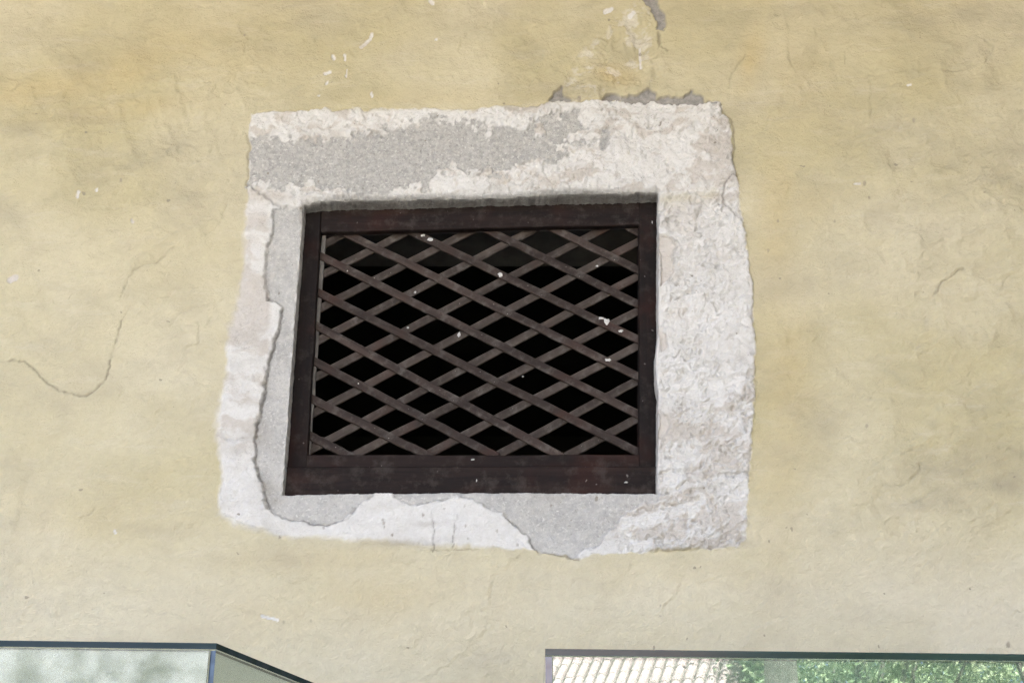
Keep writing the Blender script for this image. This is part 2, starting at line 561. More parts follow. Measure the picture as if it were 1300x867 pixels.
# flaking, eroded paint above the lintel
FLAKE = [(712,128),(722,98),(736,72),(752,56),(772,46),(788,20),(806,0),(824,12),(834,40),(836,70),(838,96),(826,110),(790,120),(760,126)]
fl = sstep(-7, 6, poly_sd(WX, WY, FLAKE, 30) + jf * 14)
fl2 = sstep(-8, 8, poly_sd(WX, WY, [(838,70),(850,90),(880,98),(905,112),(925,104),(918,128),(840,122)], 30) + jf * 8)

# colour layers ------------------------------------------------------------------
W = S * (1 - 0.0 * G)
och = np.zeros_like(S)
for (x, y, rx, ry, r, s) in [(60,112,95,17,-0.12,.46),(165,88,60,22,-0.45,.45),(30,128,45,10,0,.35),(235,52,70,28,-0.2,.28),(150,140,90,12,-0.1,.3),(290,75,50,30,0,.18),
                             (985,330,24,150,0.03,.42),(1000,470,30,120,0,.40),(985,620,30,90,0,.30),(952,80,14,34,0.2,.5),(1015,120,35,70,0,.22),(1030,260,28,30,0,.25),
                             (380,715,110,14,0,.26),(480,760,120,30,0,.28),(330,780,70,30,0,.28),(120,660,110,40,0,.12),(90,720,60,14,0,.16),(560,800,80,30,0,.15),(880,730,120,18,0,.12),(560,125,120,12,0,.18),(190,320,70,60,0,.10),(780,98,22,12,0,.55),(700,235,20,6,0,.0),(390,268,9,3,0,0)]:
    och = np.maximum(och, s * blob(WX, WY, x, y, rx * 1.25, ry * 1.25, r))
och *= 0.35 + 1.3 * fbm(PX, PY, 60, 4, 2, 2.0)
och *= (1 - S)
ybit = blob(PX, PY, 394, 267, 9, 3.0)                    # a dab of yellow paint left in the corner
lint_y = S * sstep(6, 0, sd_s) * sstep(160, 125, PY) * sstep(360, 420, PX) * sstep(760, 700, PX) * (0.3 + fbm(PX, PY, 18, 3, 1))
och = np.clip(och, 0, 1)
W = np.clip(W - 0.55 * np.clip(lint_y, 0, 1) - 0.45 * line_mask(PX, PY, [(842,256),(868,252),(905,246)], 6) * fbm(PX, PY, 15, 3, 2) * 2, 0, 1)
W = np.clip(W + fl * sstep(0.52, 0.70, fbm(WX, WY, 13, 5, 5, 1.4, 0.62)) * 0.42, 0, 1)
for (pts, wd) in [([(472,43),(470,50),(464,56),(458,59)], 2.4), ([(422,70),(424,74)], 2.6), ([(437,68),(438,75)], 1.4), ([(413,93),(418,91)], 3.0), ([(414,107),(416,105)], 1.6), ([(404,122),(405,122)], 1.5), ([(440,88),(440,98)], 1.2), ([(471,118),(472,122)], 2.0), ([(547,2),(549,4)], 3.2), ([(553,50),(554,50)], 1.9),
                  ([(768,14),(776,10)], 3.5), ([(800,20),(804,16)], 3.6), ([(812,60),(814,84)], 2.2), ([(12,355),(20,352)], 4.5), ([(98,250),(100,244)], 2.2), ([(122,242),(123,241)], 2), ([(168,282),(170,284)], 2.2), ([(1152,107),(1156,107)], 1.8), ([(144,672),(146,676)], 1.8), ([(333,782),(352,786)], 2.2), ([(1085,233),(1092,232)], 1.2)]:
    W = np.maximum(W, sstep(0.35, 0.6, line_mask(PX + jf * 3, PY + jf * 3, pts, wd)))

gr = np.zeros_like(S)
for (x, y, rx, ry, r, s) in [(1230,22,70,9,0,.45),(1270,60,40,14,-0.3,.30),(1220,590,80,14,-0.15,.30),(1190,636,70,16,-0.2,.26),(1280,620,40,12,0,.3),(1110,165,30,22,0,.22),(1180,200,60,14,-0.1,.15),(1120,30,60,12,0,.16),(1240,232,60,8,-0.05,.22),
                             (120,150,45,10,0,.28),(30,165,30,8,0,.28),(200,180,80,14,0,.14),(15,262,45,18,0,.22),(70,255,30,14,0,.14),(90,445,40,20,0,.15),(160,310,30,12,0,.14),(230,640,60,14,0,.16),(40,590,50,12,0,.14),(210,675,60,8,0.05,.22),(370,712,90,8,0,.22),(500,690,60,5,-0.06,.45),(545,664,14,2.5,0,.45),(330,640,15,10,0,.06),(560,20,120,14,0,.10),(1000,20,80,12,0,.12),(640,740,100,8,0,.10),
                             (600,95,30,6,0,.0),(300,460,26,7,0,.30),(310,556,34,10,0.1,.34),(302,572,24,6,0,.26),(310,430,30,12,0,.18),(300,300,20,30,0,.12),(338,618,12,8,0,.45),(350,634,10,6,0,.30),(940,455,5,5,0,.35),(945,690,14,5,0,.25),(690,625,20,8,0,.2),(1174,407,4,6,0,.8),(1171,404,9,9,0,.25),(1185,540,6,6,0,.4)]:
    gr = np.maximum(gr, s * blob(WX, WY, x, y, rx * 1.15, ry * 1.15, r))
gr += 0.16 * sstep(0.52, 0.75, fbm(PX, PY, 70, 5, 6, 1.8)) * (1 - S) + 0.05 * (1 - S) * sstep(500, 100, PY)
gr *= 0.4 + 1.1 * fbm(PX, PY, 22, 5, 3, 2.2)
for (x, y, r) in [(487,664,2.0),(486,660,1.6),(488,669,1.6),(537,654,1.7),(590,643,1.3),(591,668,1.6),(594,684,1.5),(631,674,1.6),(657,691,1.5),(498,679,1.5),(411,670,1.4),(355,682,1.5),(564,646,1.2),(735,127,3.0),(360,790,2.0),(838,782,1.3),(838,769,1.0),(1098,232,2.2),(1160,153,2.2),(1104,250,1.8),(975,318,1.6),(988,280,1.6),(1060,280,1.5),(310,44,1.4),(154,230,1.8),(1100,541,2.0),(700,640,1.3),(395,788,1.8),(1280,818,3)]:
    gr = np.maximum(gr, 0.95 * sstep(0.3, 0.6, blob(PX, PY, x, y, r, r * 1.5)))

pale = 0.75 * sstep(560, 800, PY) * (0.45 + 0.8 * fbm(PX, PY, 150, 4, 1, 1.6)) + 0.3 * sstep(0.45, 0.7, fbm(PX, PY, 170, 4, 7, 1.7))
pale += 0.3 * blob(WX, WY, 240, 520, 70, 90) + 0.25 * blob(WX, WY, 1090, 560, 60, 90)
pale = np.clip(pale, 0, 0.9) * (1 - S)

beige = np.zeros_like(S)
bw = fbm(WX + j1 * 30, WY + j2 * 20, 15, 5, 4, 2.2, 0.6)
bl = fbm(PX, PY, 80, 3, 1, 1.5)
beige += 0.75 * sstep(348, 335, PX) * sstep(250, 300, PY) * sstep(590, 540, PY) * sstep(0.40, 0.58, 0.5 * bw + 0.5 * bl)
beige += 0.75 * sstep(830, 850, PX) * sstep(0.50, 0.64, 0.6 * bw + 0.4 * bl) * (0.3 + 0.7 * sstep(350, 600, PY))
beige += 0.8 * sstep(760, 800, PX) * sstep(620, 660, PY) * sstep(0.44, 0.60, bw)
beige += 0.5 * sstep(262, 240, PY) * sstep(0.52, 0.66, bw)
beige += 0.8 * Bare + 0.3 * blob(PX, PY, 425, 172, 10, 8) + 0.5 * blob(PX, PY, 345, 250, 26, 8)
beige = np.clip(beige, 0, 0.5)

crk = np.zeros_like(S)
jx = fbm(PX, PY, 9, 3, 5) - 0.5
wv = fbm(PX, PY, 14, 2, 1)
brk = 0.35 + 0.65 * sstep(0.32, 0.5, fbm(PX, PY, 16, 3, 3))
hc = np.zeros_like(S)
for (p, w, depth, dark) in CRACKS:
    mk = line_mask(PX + jf * 6 + j1 * 4, PY + jx * 6 + j2 * 4, p, max(0.95, w * 0.72) * (0.65 + 0.7 * wv))
    mk = mk * brk
    crk = np.maximum(crk, mk * dark * 0.72)
    hc = np.maximum(hc, mk * depth * 0.75)

# relief in millimetres -----------------------------------------------------------
H = 22 * (fbm(PX, PY, 260, 3, 2) - 0.5)
trow = fbm(WX, WY, 55, 5, 5, 1.7, 0.58, rot=-0.25) - 0.5
relf = np.clip(0.38 + 0.75 * sstep(420, 120, PY) * np.maximum(sstep(420, 200, PX), sstep(1000, 1120, PX)) + 0.5 * sstep(1020, 1150, PX) * sstep(760, 640, PY) + 0.25 * sstep(140, 90, PY), 0, 1.1)
H += 15 * trow * (1 - 0.5 * S) * relf
H += relf * 15.0 * (fbm(WX, WY, 38, 5, 1, 1.4, 0.55, ridged=True, rot=-0.35) - 0.5) * sstep(0.30, 0.62, fbm(PX, PY, 210, 2, 6)) * (1 - S)
vw = fbm(WX + j1 * 20, WY + j2 * 20, 105, 4, 3, 1.7, 0.5, rot=-0.2)
sw = (vw * 4.6) % 1.0
H += 3.0 * sw * sstep(1.0, 0.85, sw) * sstep(0.52, 0.64, fbm(PX, PY, 60, 3, 7)) * (1 - S)
H += 1.5 * (fbm(PX, PY, 8, 3, 3, 2.0) - 0.5)
rg = np.clip(1.0 * sstep(800, 850, PX) + 0.75 * sstep(560, 760, PX) * sstep(270, 240, PY) + 0.6 * sstep(275, 240, PY) + 0.22 + 0.9 * sstep(770, 810, PX) * sstep(625, 640, PY) - 0.1 * sstep(640, 660, PY) * sstep(760, 700, PX), 0, 1.0) * S * (1 - G * 0.85) * (1 - Bare)
crag = fbm(WX + j1 * 8, WY + j2 * 6, 24, 5, 2, 1.9, 0.58, rot=-0.15)
cr2 = 1 - worley(WX + j1 * 10, WY * 1.35 + j2 * 10, 17, 2)
lump = 1 - worley(WX + j1 * 8, WY + j2 * 8, 8, 5)
big_l = fbm(PX, PY, 70, 3, 4, 1.5) - 0.5
H += rg * (18 * (crag - 0.5) + 2.5 * (cr2 - 0.4) + 2.6 * (lump - 0.4) + 10 * big_l + 7.0 * (fbm(PX, PY, 6.5, 3, 2, 1.2, 0.7) - 0.5))
va1 = fbm(WX + j1 * 9, WY + j2 * 7, 34, 5, 6, 2.3, 0.6, rot=-0.2)
va2 = fbm(WX + j1 * 6, WY + j2 * 6, 20, 5, 3, 1.6, 0.62, rot=0.35)
crev = sstep(0.022, 0.0, np.abs(va1 - 0.5)) * sstep(0.42, 0.58, fbm(PX, PY, 38, 3, 2)) + 0.8 * sstep(0.025, 0.0, np.abs(va2 - 0.47)) * sstep(0.45, 0.6, fbm(PX, PY, 30, 3, 7))
saw = (va1 * 6.5) % 1.0                                   # smears of lime that end in a sharp lip
saw = saw * sstep(1.0, 0.93, saw)
saw2 = (va2 * 5.0) % 1.0
saw2 = saw2 * sstep(1.0, 0.9, saw2)
pk = worley(WX + j1 * 8 + jf * 10, WY + j2 * 8, 10, 6)
chip = sstep(0.34, 0.16, pk) * sstep(0.47, 0.58, fbm(PX, PY, 26, 3, 1))
H += rg * (-6.5 * crev * (0.4 + fbm(PX, PY, 7, 2, 3)) + 3.2 * saw * sstep(0.48, 0.62, fbm(PX, PY, 45, 2, 5)) + 1.8 * saw2 * sstep(0.48, 0.62, fbm(PX, PY, 40, 2, 3)) - 5.0 * chip)
H += 5.5 * sstep(-1, 1, sd_s / 3.0) * np.clip(sstep(800, 900, PX) + 0.35 * sstep(200, 140, PY), 0, 1)
pit = worley(PX + j1 * 8, PY + j2 * 8, 5.2, 1)
H += G * (3.0 * (0.5 - pit) + 3.6 * (fbm(PX, PY, 13, 3, 5) - 0.5)) - 2.2 * g_lintel
H -= sstep(-1.5, 1.5, g_low) * 7.0 + Bare * 6 + Mo * (10 + 8 * (fbm(PX, PY, 14, 4, 2) - 0.5))
left_pl = S * sstep(352, 330, PX) * sstep(255, 290, PY)
H += left_pl * (5 + 16 * (fbm(PX, PY, 42, 5, 7, 1.6) - 0.5)) * (1 - G)
H += fl * (20.0 * (fbm(WX, WY, 24, 5, 6, 1.3, 0.6, ridged=True) - 0.5) - 2.5) + fl2 * (4 + 8 * (fbm(WX, WY, 30, 4, 2) - 0.5))
H -= hc * 0.95
H -= 2.5 * (W * (1 - S))
H -= 4 * blob(PX, PY, 1174, 407, 4, 6)
lint = sstep(262, 248, PY) * S
H += 3 * lint
# arris of the opening rolls back
r_mm = 9.0 * sstep(300, 262, PY) + 4.5
dmm = np.clip(-sd_o, 0, None) * 1.9
tt = np.clip(1 - dmm / r_mm, 0, 1)
H -= r_mm * (1 - np.sqrt(np.clip(1 - tt * tt, 0, 1)))
fade = sstep(0, 0.12, gx - X0) * sstep(0, 0.12, X1 - gx) * sstep(0, 0.12, gz - Z0) * sstep(0, 0.12, Z1 - gz)
H *= fade
layer_a = np.stack([W, G, Mo, och], -1).astype(np.float32)
layer_b = np.stack([gr, pale, np.clip(crk, 0, 1), beige], -1).astype(np.float32)
layer_a[..., 3] = np.clip(layer_a[..., 3] + ybit * 0.9, 0, 1)
layer_a *= fade[..., None].astype(np.float32)
layer_b *= fade[..., None].astype(np.float32)

# cells -> wall / lintel / jambs / sill / opening
cxp = 0.25 * (PX[:-1, :-1] + PX[1:, :-1] + PX[:-1, 1:] + PX[1:, 1:])
cyp = 0.25 * (PY[:-1, :-1] + PY[1:, :-1] + PY[:-1, 1:] + PY[1:, 1:])
LAB = np.zeros(cxp.shape, np.int8)
in_s = (sd_s[:-1, :-1] > 0)
LAB[in_s] = 2                                              # left jamb
LAB[in_s & (cxp > 600)] = 3                                # right jamb
LAB[in_s & (cyp > 627 + 0.9 * np.clip(345 - cxp, 0, 20)) & (cxp < 796 - 0.75 * (cyp - 640))] = 4      # sill
LAB[in_s & (cyp < np.interp(cxp, [300, 316, 346, 384, 640, 836, 905, 960], [235, 236, 259, 266, 262, 253, 246, 228]))] = 1   # lintel
LAB[inside(cxp, cyp, OPENING)] = 9

# snap the rim of the opening to its outline
VX, VZ = gx.copy(), gz.copy()
isop = LAB == 9
vo = np.zeros(gx.shape, np.int8)
for a, b in ((0, 0), (1, 0), (0, 1), (1, 1)):
    vo[a:a + isop.shape[0], b:b + isop.shape[1]] += isop
rim = (vo > 0) & (vo < 4)
ow = np.array([(on_wall(*p).x, on_wall(*p).z) for p in OPENING])
rx, rz_ = gx[rim], gz[rim]
bestd = np.full(rx.shape, 1e9)
sx_, sz_ = rx.copy(), rz_.copy()
for i in range(len(ow)):
    a, b = ow[i], ow[(i + 1) % len(ow)]
    d = b - a
    t = np.clip(((rx - a[0]) * d[0] + (rz_ - a[1]) * d[1]) / (d @ d), 0, 1)
    qx, qz = a[0] + t * d[0], a[1] + t * d[1]
    dd = (qx - rx) ** 2 + (qz - rz_) ** 2
    m = dd < bestd
    bestd[m] = dd[m]
    sx_[m] = qx[m]
    sz_[m] = qz[m]
rough_edge = (fbm(PX, PY, 10, 3, 7) - 0.5)[rim] * 0.004
VX[rim] = sx_ + rough_edge * 0.5
VZ[rim] = sz_ + rough_edge


def relief_part(name, code, parent, skirt, steps):
    sel = LAB == code
    jj, ii = np.nonzero(sel)
    v00 = jj * nx + ii
    quads = np.stack([v00, v00 + 1, v00 + nx + 1, v00 + nx], 1)
    used, inv = np.unique(quads, return_inverse=True)
    quads = inv.reshape(-1, 4)
    fx, fz, fh = VX.ravel()[used], VZ.ravel()[used], H.ravel()[used] / 1000.0
    verts = np.stack([fx, -fh, fz], 1)
    col_a, col_b = layer_a.reshape(-1, 4)[used], layer_b.reshape(-1, 4)[used]
    e = np.concatenate([quads[:, [0, 1]], quads[:, [1, 2]], quads[:, [2, 3]], quads[:, [3, 0]]])
    key = np.minimum(e[:, 0], e[:, 1]).astype(np.int64) * len(used) + np.maximum(e[:, 0], e[:, 1])
    _, first, cnt = np.unique(key, return_index=True, return_counts=True)
    be = e[first[cnt == 1]]
    bv, binv = np.unique(be, return_inverse=True)
    be = binv.reshape(-1, 2)
    base = verts[bv]
    rows, ca, cb = [], [], []
    rng = np.random.RandomState(code + 1)
    for s in range(steps + 1):
        p = base.copy()
        p[:, 1] = base[:, 1] + (skirt - base[:, 1]) * (s / steps)
        if 0 < s:
            p[:, 0] += (fbm(base[:, 0] * 900, np.full(len(bv), s * 3.0), 6, 2, 3) - 0.5) * 0.0035
            p[:, 2] += (fbm(base[:, 0] * 700, np.full(len(bv), s * 3.0), 5, 3, 4) - 0.5) * 0.0050
        rows.append(p)
        a = col_a[bv].copy()
        if s > 0:
            a[:, 1] = 1.0 if code == 1 else a[:, 1]
        ca.append(a)
        q = col_b[bv].copy()
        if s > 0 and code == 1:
            q[:, 2] = np.clip(0.1 + 0.6 * fbm(base[:, 0] * 300, np.full(len(bv), s * 2.0), 5, 3, 2), 0, 0.6)  # soffit darkened in the colour layer, standing in for shade under the lintel
        cb.append(q)
    nb, n0 = len(bv), len(used)
    sk = []
    for s in range(steps):
        o0, o1 = n0 + s * nb, n0 + (s + 1) * nb
        sk.append(np.stack([be[:, 1] + o0, be[:, 0] + o0, be[:, 0] + o1, be[:, 1] + o1], 1))
    allv = np.concatenate([verts] + rows)
    allq = np.concatenate([quads] + sk).astype(np.int32)
    cola, colb = np.concatenate([col_a] + ca), np.concatenate([col_b] + cb)
    me = bpy.data.meshes.new(name)
    me.vertices.add(len(allv))
    me.vertices.foreach_set('co', allv.astype(np.float32).ravel())
    me.loops.add(allq.size)
    me.loops.foreach_set('vertex_index', allq.ravel())
    me.polygons.add(len(allq))
    me.polygons.foreach_set('loop_start', np.arange(0, allq.size, 4, dtype=np.int32))
    me.polygons.foreach_set('use_smooth', np.ones(len(allq), dtype=bool))
    me.update(calc_edges=True)
    for nm, c in (('layer_a', cola), ('layer_b', colb)):
        at = me.attributes.new(nm, 'FLOAT_COLOR', 'POINT')
        at.data.foreach_set('color', c.ravel())
    return link(name, me, M_WALL, parent)


WALL_W, WALL_H, WALL_T = 6.0, 4.42, 0.42
wall = relief_part('plaster_wall', 0, None, 0.10, 2)
tag(wall, 'cracked pale yellow plaster wall around the stone window surround', 'wall')
sur = empty('stone_window_surround', on_wall(600, 625))
tag(sur, 'rough whitewashed stone surround framing the lattice window in the yellow wall', 'window surround')
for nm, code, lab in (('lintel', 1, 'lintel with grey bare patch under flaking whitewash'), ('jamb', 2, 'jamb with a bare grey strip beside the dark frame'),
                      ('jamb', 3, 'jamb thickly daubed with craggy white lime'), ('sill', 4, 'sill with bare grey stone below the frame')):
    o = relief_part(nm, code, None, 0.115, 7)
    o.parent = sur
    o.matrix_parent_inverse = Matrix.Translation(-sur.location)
    o['label'] = lab

# the rest of the wall, beyond the close relief
def rest(lo, hi):
    b = bmesh.new()
    box_bm(lo, hi, 0, b)
    return from_bm('wall_stretch', b, M_WALL, wall)


rest((-WALL_W, 0.0, 0.0), (X0, WALL_T, WALL_H))
rest((X1, 0.0, 0.0), (WALL_W, WALL_T, WALL_H))
rest((X0, 0.0, 0.0), (X1, WALL_T, Z0))
rest((X0, 0.0, Z1), (X1, WALL_T, WALL_H))
# the core of the wall behind the relief, leaving the window's deep reveal free
P_tl, P_br = on_wall(372, 250), on_wall(850, 640)
ox0, ox1 = on_wall(352, 640).x - 0.03, on_wall(846, 640).x + 0.04
oz0, oz1 = on_wall(600, 628).z - 0.01, on_wall(600, 240).z + 0.02
for lo, hi in (((X0, 0.117, Z0), (ox0, WALL_T, Z1)), ((ox1, 0.117, Z0), (X1, WALL_T, Z1)), ((ox0, 0.117, Z0), (ox1, WALL_T, oz0))):
    b = box_bm(lo, hi)
    from_bm('wall_core', b, M_WALL, wall)
from_bm('inner_lintel_beam', box_bm((ox0, 0.118, oz1 - 0.012), (ox1, WALL_T, Z1)), M_BEAM, wall)
# the unlit room behind
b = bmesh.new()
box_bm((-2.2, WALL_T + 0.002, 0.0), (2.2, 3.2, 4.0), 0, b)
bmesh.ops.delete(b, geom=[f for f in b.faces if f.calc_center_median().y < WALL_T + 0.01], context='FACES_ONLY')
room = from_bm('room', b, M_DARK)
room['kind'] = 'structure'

# ------------------------------------------------------------------ lattice window
FY = 0.050
latt = empty('lattice_window', on_wall(598, 620, FY))
tag(latt, 'dark brown wooden window frame filled with diagonal crossed slats', 'window')


def bar(name, a, b, w, t, mat, ydir, n=10, ch=0.0015, wob=0.0006, seed=0, parent=None, ends=None):
    """a bar from a to b: w wide in the wall's plane, t deep, front face on a.y; chamfered long edges"""
    r = random.Random(seed)
    d = (b - a)
    L = d.length
    d.normalize()
    side = Vector((-d.z, 0, d.x))
    bm = bmesh.new()
    prof = [(-w / 2 + ch, 0), (w / 2 - ch, 0), (w / 2, ch), (w / 2, t - ch), (w / 2 - ch, t), (-w / 2 + ch, t), (-w / 2, t - ch), (-w / 2, ch)]
    rings = []
    for i in range(n + 1):
        c = a + d * (L * i / n)
        jw, jy = r.gauss(0, wob), r.gauss(0, wob)
        rings.append([bm.verts.new(c + side * (p * (1 + r.gauss(0, wob * 20)) + jw) + Vector((0, q + jy, 0))) for p, q in prof])
    for i in range(n):
        for k in range(8):
            bm.faces.new((rings[i][k], rings[i][(k + 1) % 8], rings[i + 1][(k + 1) % 8], rings[i + 1][k]))
    bm.faces.new(rings[0])
    bm.faces.new(list(reversed(rings[-1])))
    # local origin at the bar's middle, local x along the bar, so that the wood grain follows it
    mid = (a + b) / 2
    rot = Matrix((d, Vector((0, 1, 0)), d.cross(Vector((0, 1, 0))))).transposed().to_4x4()
    M = Matrix.Translation(mid) @ rot
    bm.transform(M.inverted())
    o = from_bm(name, bm, mat)
    o.parent = parent or latt
    o.matrix_world = M
    o.matrix_parent_inverse = Matrix.Translation(-(latt.location)) if parent is None else Matrix.Identity(4)
    o.matrix_basis = M
    return o


def quad_bar(name, pts, y0, y1, mat, seed=0, ch=0.002, n=12):
    """a plank whose front outline is a traced quadrilateral (TL, TR, BR, BL) on the plane y0"""
    r = random.Random(seed)
    tl, tr, br, bl = [on_wall(px, py, y0) for px, py in pts]
    bm = bmesh.new()
    horiz = (tr - tl).length > (bl - tl).length
    A0, A1, B0, B1 = (bl, br, tl, tr) if horiz else (bl, tl, br, tr)
    rings = []
    for i in range(n + 1):
        t = i / n
        p, q = A0.lerp(A1, t), B0.lerp(B1, t)
        u = (q - p)
        Lw = u.length
        u.normalize()
        jy = r.gauss(0, 0.0005)
        e0, e1 = r.gauss(0, 0.0006), r.gauss(0, 0.0006)
        T = y1 - y0
        pr = [(ch + e0, 0), (Lw - ch + e1, 0), (Lw + e1, ch), (Lw + e1, T), (e0, T), (e0, ch)]
        rings.append([bm.verts.new(p + u * a + Vector((0, b + jy, 0))) for a, b in pr])
    for i in range(n):
        for k in range(6):
            bm.faces.new((rings[i][k], rings[i][(k + 1) % 6], rings[i + 1][(k + 1) % 6], rings[i + 1][k]))
    bm.faces.new(rings[0])
    bm.faces.new(list(reversed(rings[-1])))
    bm.transform(Matrix.Translation(-latt.location))
    return from_bm(name, bm, mat, latt)


# rails and stiles; outer edges run on behind the stone
quad_bar('stile', [(380, 240), (409.5, 240), (389, 600), (354, 600)], FY, FY + 0.05, M_FRAMEV, 1)
quad_bar('stile', [(811, 236), (846, 236), (846, 600), (811, 600)], FY, FY + 0.05, M_FRAMEV, 2)
quad_bar('top_rail', [(408.7, 250), (811, 236), (811, 285), (407.5, 295)], FY + 0.001, FY + 0.018, M_FRAME, 3)
quad_bar('bottom_rail', [(389.5, 577), (811, 577), (811, 600), (388.3, 600)], FY + 0.001, FY + 0.018, M_FRAME, 4)
quad_bar('weather_board', [(352, 592), (846, 591), (846, 632), (352, 633)], 0.036, 0.049, M_FRAME, 5, 0.003)
# bead along the inside of the left stile, pale colour standing for light
quad_bar('bead', [(409, 292), (414, 292), (394, 577), (388.5, 577)], FY + 0.022, FY + 0.030, M_BEAD, 6, 0.001)
quad_bar('bead', [(408, 290), (811, 281), (811, 290), (408, 299)], FY + 0.030, FY + 0.036, M_BEAM, 7, 0.001)

FRONT = [((794,285),(811,295)), ((699,288),(811,343)), ((612,288),(811,386)), ((518,292),(811,431)), ((435,294),(811,478)), ((406,324),(811,526)),
         ((402,370),(811,574)), ((399,412),(707,576)), ((398,458),(625,576)), ((394,505),(541,577)), ((390,551),(445,579))]
BACK = [((432,299),(406,313)), ((515,295),(402,352)), ((603,290),(400,394)), ((685,287),(398,435)), ((776,285),(395,481)), ((811,306),(392,527)),
        ((811,350),(389,573)), ((811,394),(452,576)), ((811,438),(543,576)), ((811,482),(633,577)), ((811,530),(722,577))]
fr_o = []
for i, (p, q) in enumerate(FRONT):
    y = FY + 0.0195
    a, b2 = on_wall(*p, y), on_wall(*q, y)
    d = (b2 - a).normalized()
    fr_o.append(bar('slat', a - d * 0.014, b2 + d * 0.014, 0.0205, 0.0065, M_SLAT, 0, n=14, seed=20 + i, wob=0.0004))
for i, (p, q) in enumerate(BACK):
    y = FY + 0.0275
    a, b2 = on_wall(*p, y), on_wall(*q, y)
    d = (b2 - a).normalized()
    bar('slat', a - d * 0.012, b2 + d * 0.012, 0.0205, 0.0065, M_SLATB, 0, n=14, seed=50 + i, wob=0.0004)


def splash(px, py, y, rx, rz, seed):
    r = random.Random(seed)
    c = on_wall(px, py, y)
    bm = bmesh.new()
    top = bm.verts.new(c + Vector((0, -0.0022, 0)))
    ring = []
    for k in range(11):
        a = 2 * math.pi * k / 11
        s = r.uniform(0.55, 1.25)
        ring.append(bm.verts.new(c + Vector((rx * s * math.cos(a), 0.0006, rz * s * math.sin(a)))))
    mid = [bm.verts.new(c + (v.co - c) * r.uniform(0.45, 0.7) + Vector((0, -0.0020, 0))) for v in ring]
    for k in range(11):
        k2 = (k + 1) % 11
        bm.faces.new((top, mid[k], mid[k2]))
        bm.faces.new((mid[k], ring[k], ring[k2], mid[k2]))
    bm.transform(Matrix.Translation(-latt.location))
    return from_bm('lime_splash', bm, M_SPLASH, latt, True)


for i, (px, py, rx, rz, y) in enumerate([(546,304,.007,.006,FY+.019),(537,299,.006,.004,FY+.019),(770,408,.006,.011,FY+.019),(763,404,.009,.004,FY+.019),(583,424,.004,.008,FY+.019),(635,349,.006,.006,FY+.019),(788,420,.006,.004,FY+.019),(772,457,.011,.005,FY+.019),
                                        (527,371,.003,.004,FY+.019),(441,344,.002,.002,FY+.019),(518,416,.003,.003,FY+.027),(455,487,.002,.002,FY+.019),(600,583,.005,.002,FY),(605,610,.002,.004,.036),(795,612,.005,.002,.036),(828,282,.0015,.005,FY),(664,478,.003,.002,FY+.019),(758,338,.003,.003,FY+.027)]):
    splash(px, py, y, rx, rz, i)

# ------------------------------------------------------------------ glass display cases in front of the wall
def prism_pane(name, a, b, z0, z1, t, mats, parent, inward, org):
    """an upright glass pane from a to b (front face on the line), thickness t towards inward; its rim takes the edge material"""
    bm = bmesh.new()
    n = inward.normalized() * t
    v = [bm.verts.new(Vector((p.x, p.y, z)) - org) for p in (a, b, b + n, a + n) for z in (z0, z1)]
    F = [((0, 2, 3, 1), 0), ((4, 6, 7, 5), 0), ((2, 4, 5, 3), 1), ((6, 0, 1, 7), 1), ((1, 3, 5, 7), 1), ((0, 6, 4, 2), 1)]
    for f, m in F:
        bm.faces.new([v[k] for k in f]).material_index = m
    return from_bm(name, bm, mats, parent)


def slab(name, foot, z0, z1, mats, parent, org, inset=0.0):
    bm = bmesh.new()
    cc = sum(foot, Vector()) / len(foot)
    ft = [p + (cc - p).normalized() * inset for p in foot]
    lo = [bm.verts.new(Vector((p.x, p.y, z0)) - org) for p in ft]
    hi = [bm.verts.new(Vector((p.x, p.y, z1)) - org) for p in ft]
    bm.faces.new(list(reversed(lo))).material_index = 0
    bm.faces.new(hi).material_index = 0
    n = len(ft)
    for k in range(n):
        bm.faces.new((lo[k], lo[(k + 1) % n], hi[(k + 1) % n], hi[k])).material_index = min(1, len(mats) - 1)
    return from_bm(name, bm, mats, parent)


M_PLINTH = plain_material('painted_plinth', (0.33, 0.32, 0.30), (0.38, 0.37, 0.35), 5, 0.6, 0.1)
ZT = 2.0


def showcase(foot, glass, label, tg, top_over, edges=(M_EDGE, M_EDGE_S)):
    """foot: footprint corners in order, front-left, front-right, back-right, back-left"""
    org = Vector((sum(p.x for p in foot) / 4, sum(p.y for p in foot) / 4, 0))
    root = empty('glass_display_case', org)
    tag(root, label, 'display case', 'glass display cases before the wall')
    slab('plinth', foot, 0.0, 0.75, [M_PLINTH], root, org)
    cc = sum(foot, Vector()) / 4
    names = ['front_pane', 'side_pane', 'back_pane', 'side_pane']
    for k in range(4):
        a, b = foot[k], foot[(k + 1) % 4]
        d = (b - a).normalized()
        inw = Vector((-d.y, d.x, 0))
        if inw.dot(cc - a) < 0:
            inw = -inw
        ea, eb = (0.0, 0.0) if k in (1, 3) else (tg + 0.001, -tg - 0.001)
        prism_pane(names[k], a + d * ea, b + d * eb, 0.75, ZT - tg - 0.0015, tg, [glass, edges[1]], root, inw, org)
    tp = [p - (cc - p).normalized() * top_over for p in foot]
    slab('top_pane', tp, ZT - tg, ZT, [glass, edges[0]], root, org)
    return root


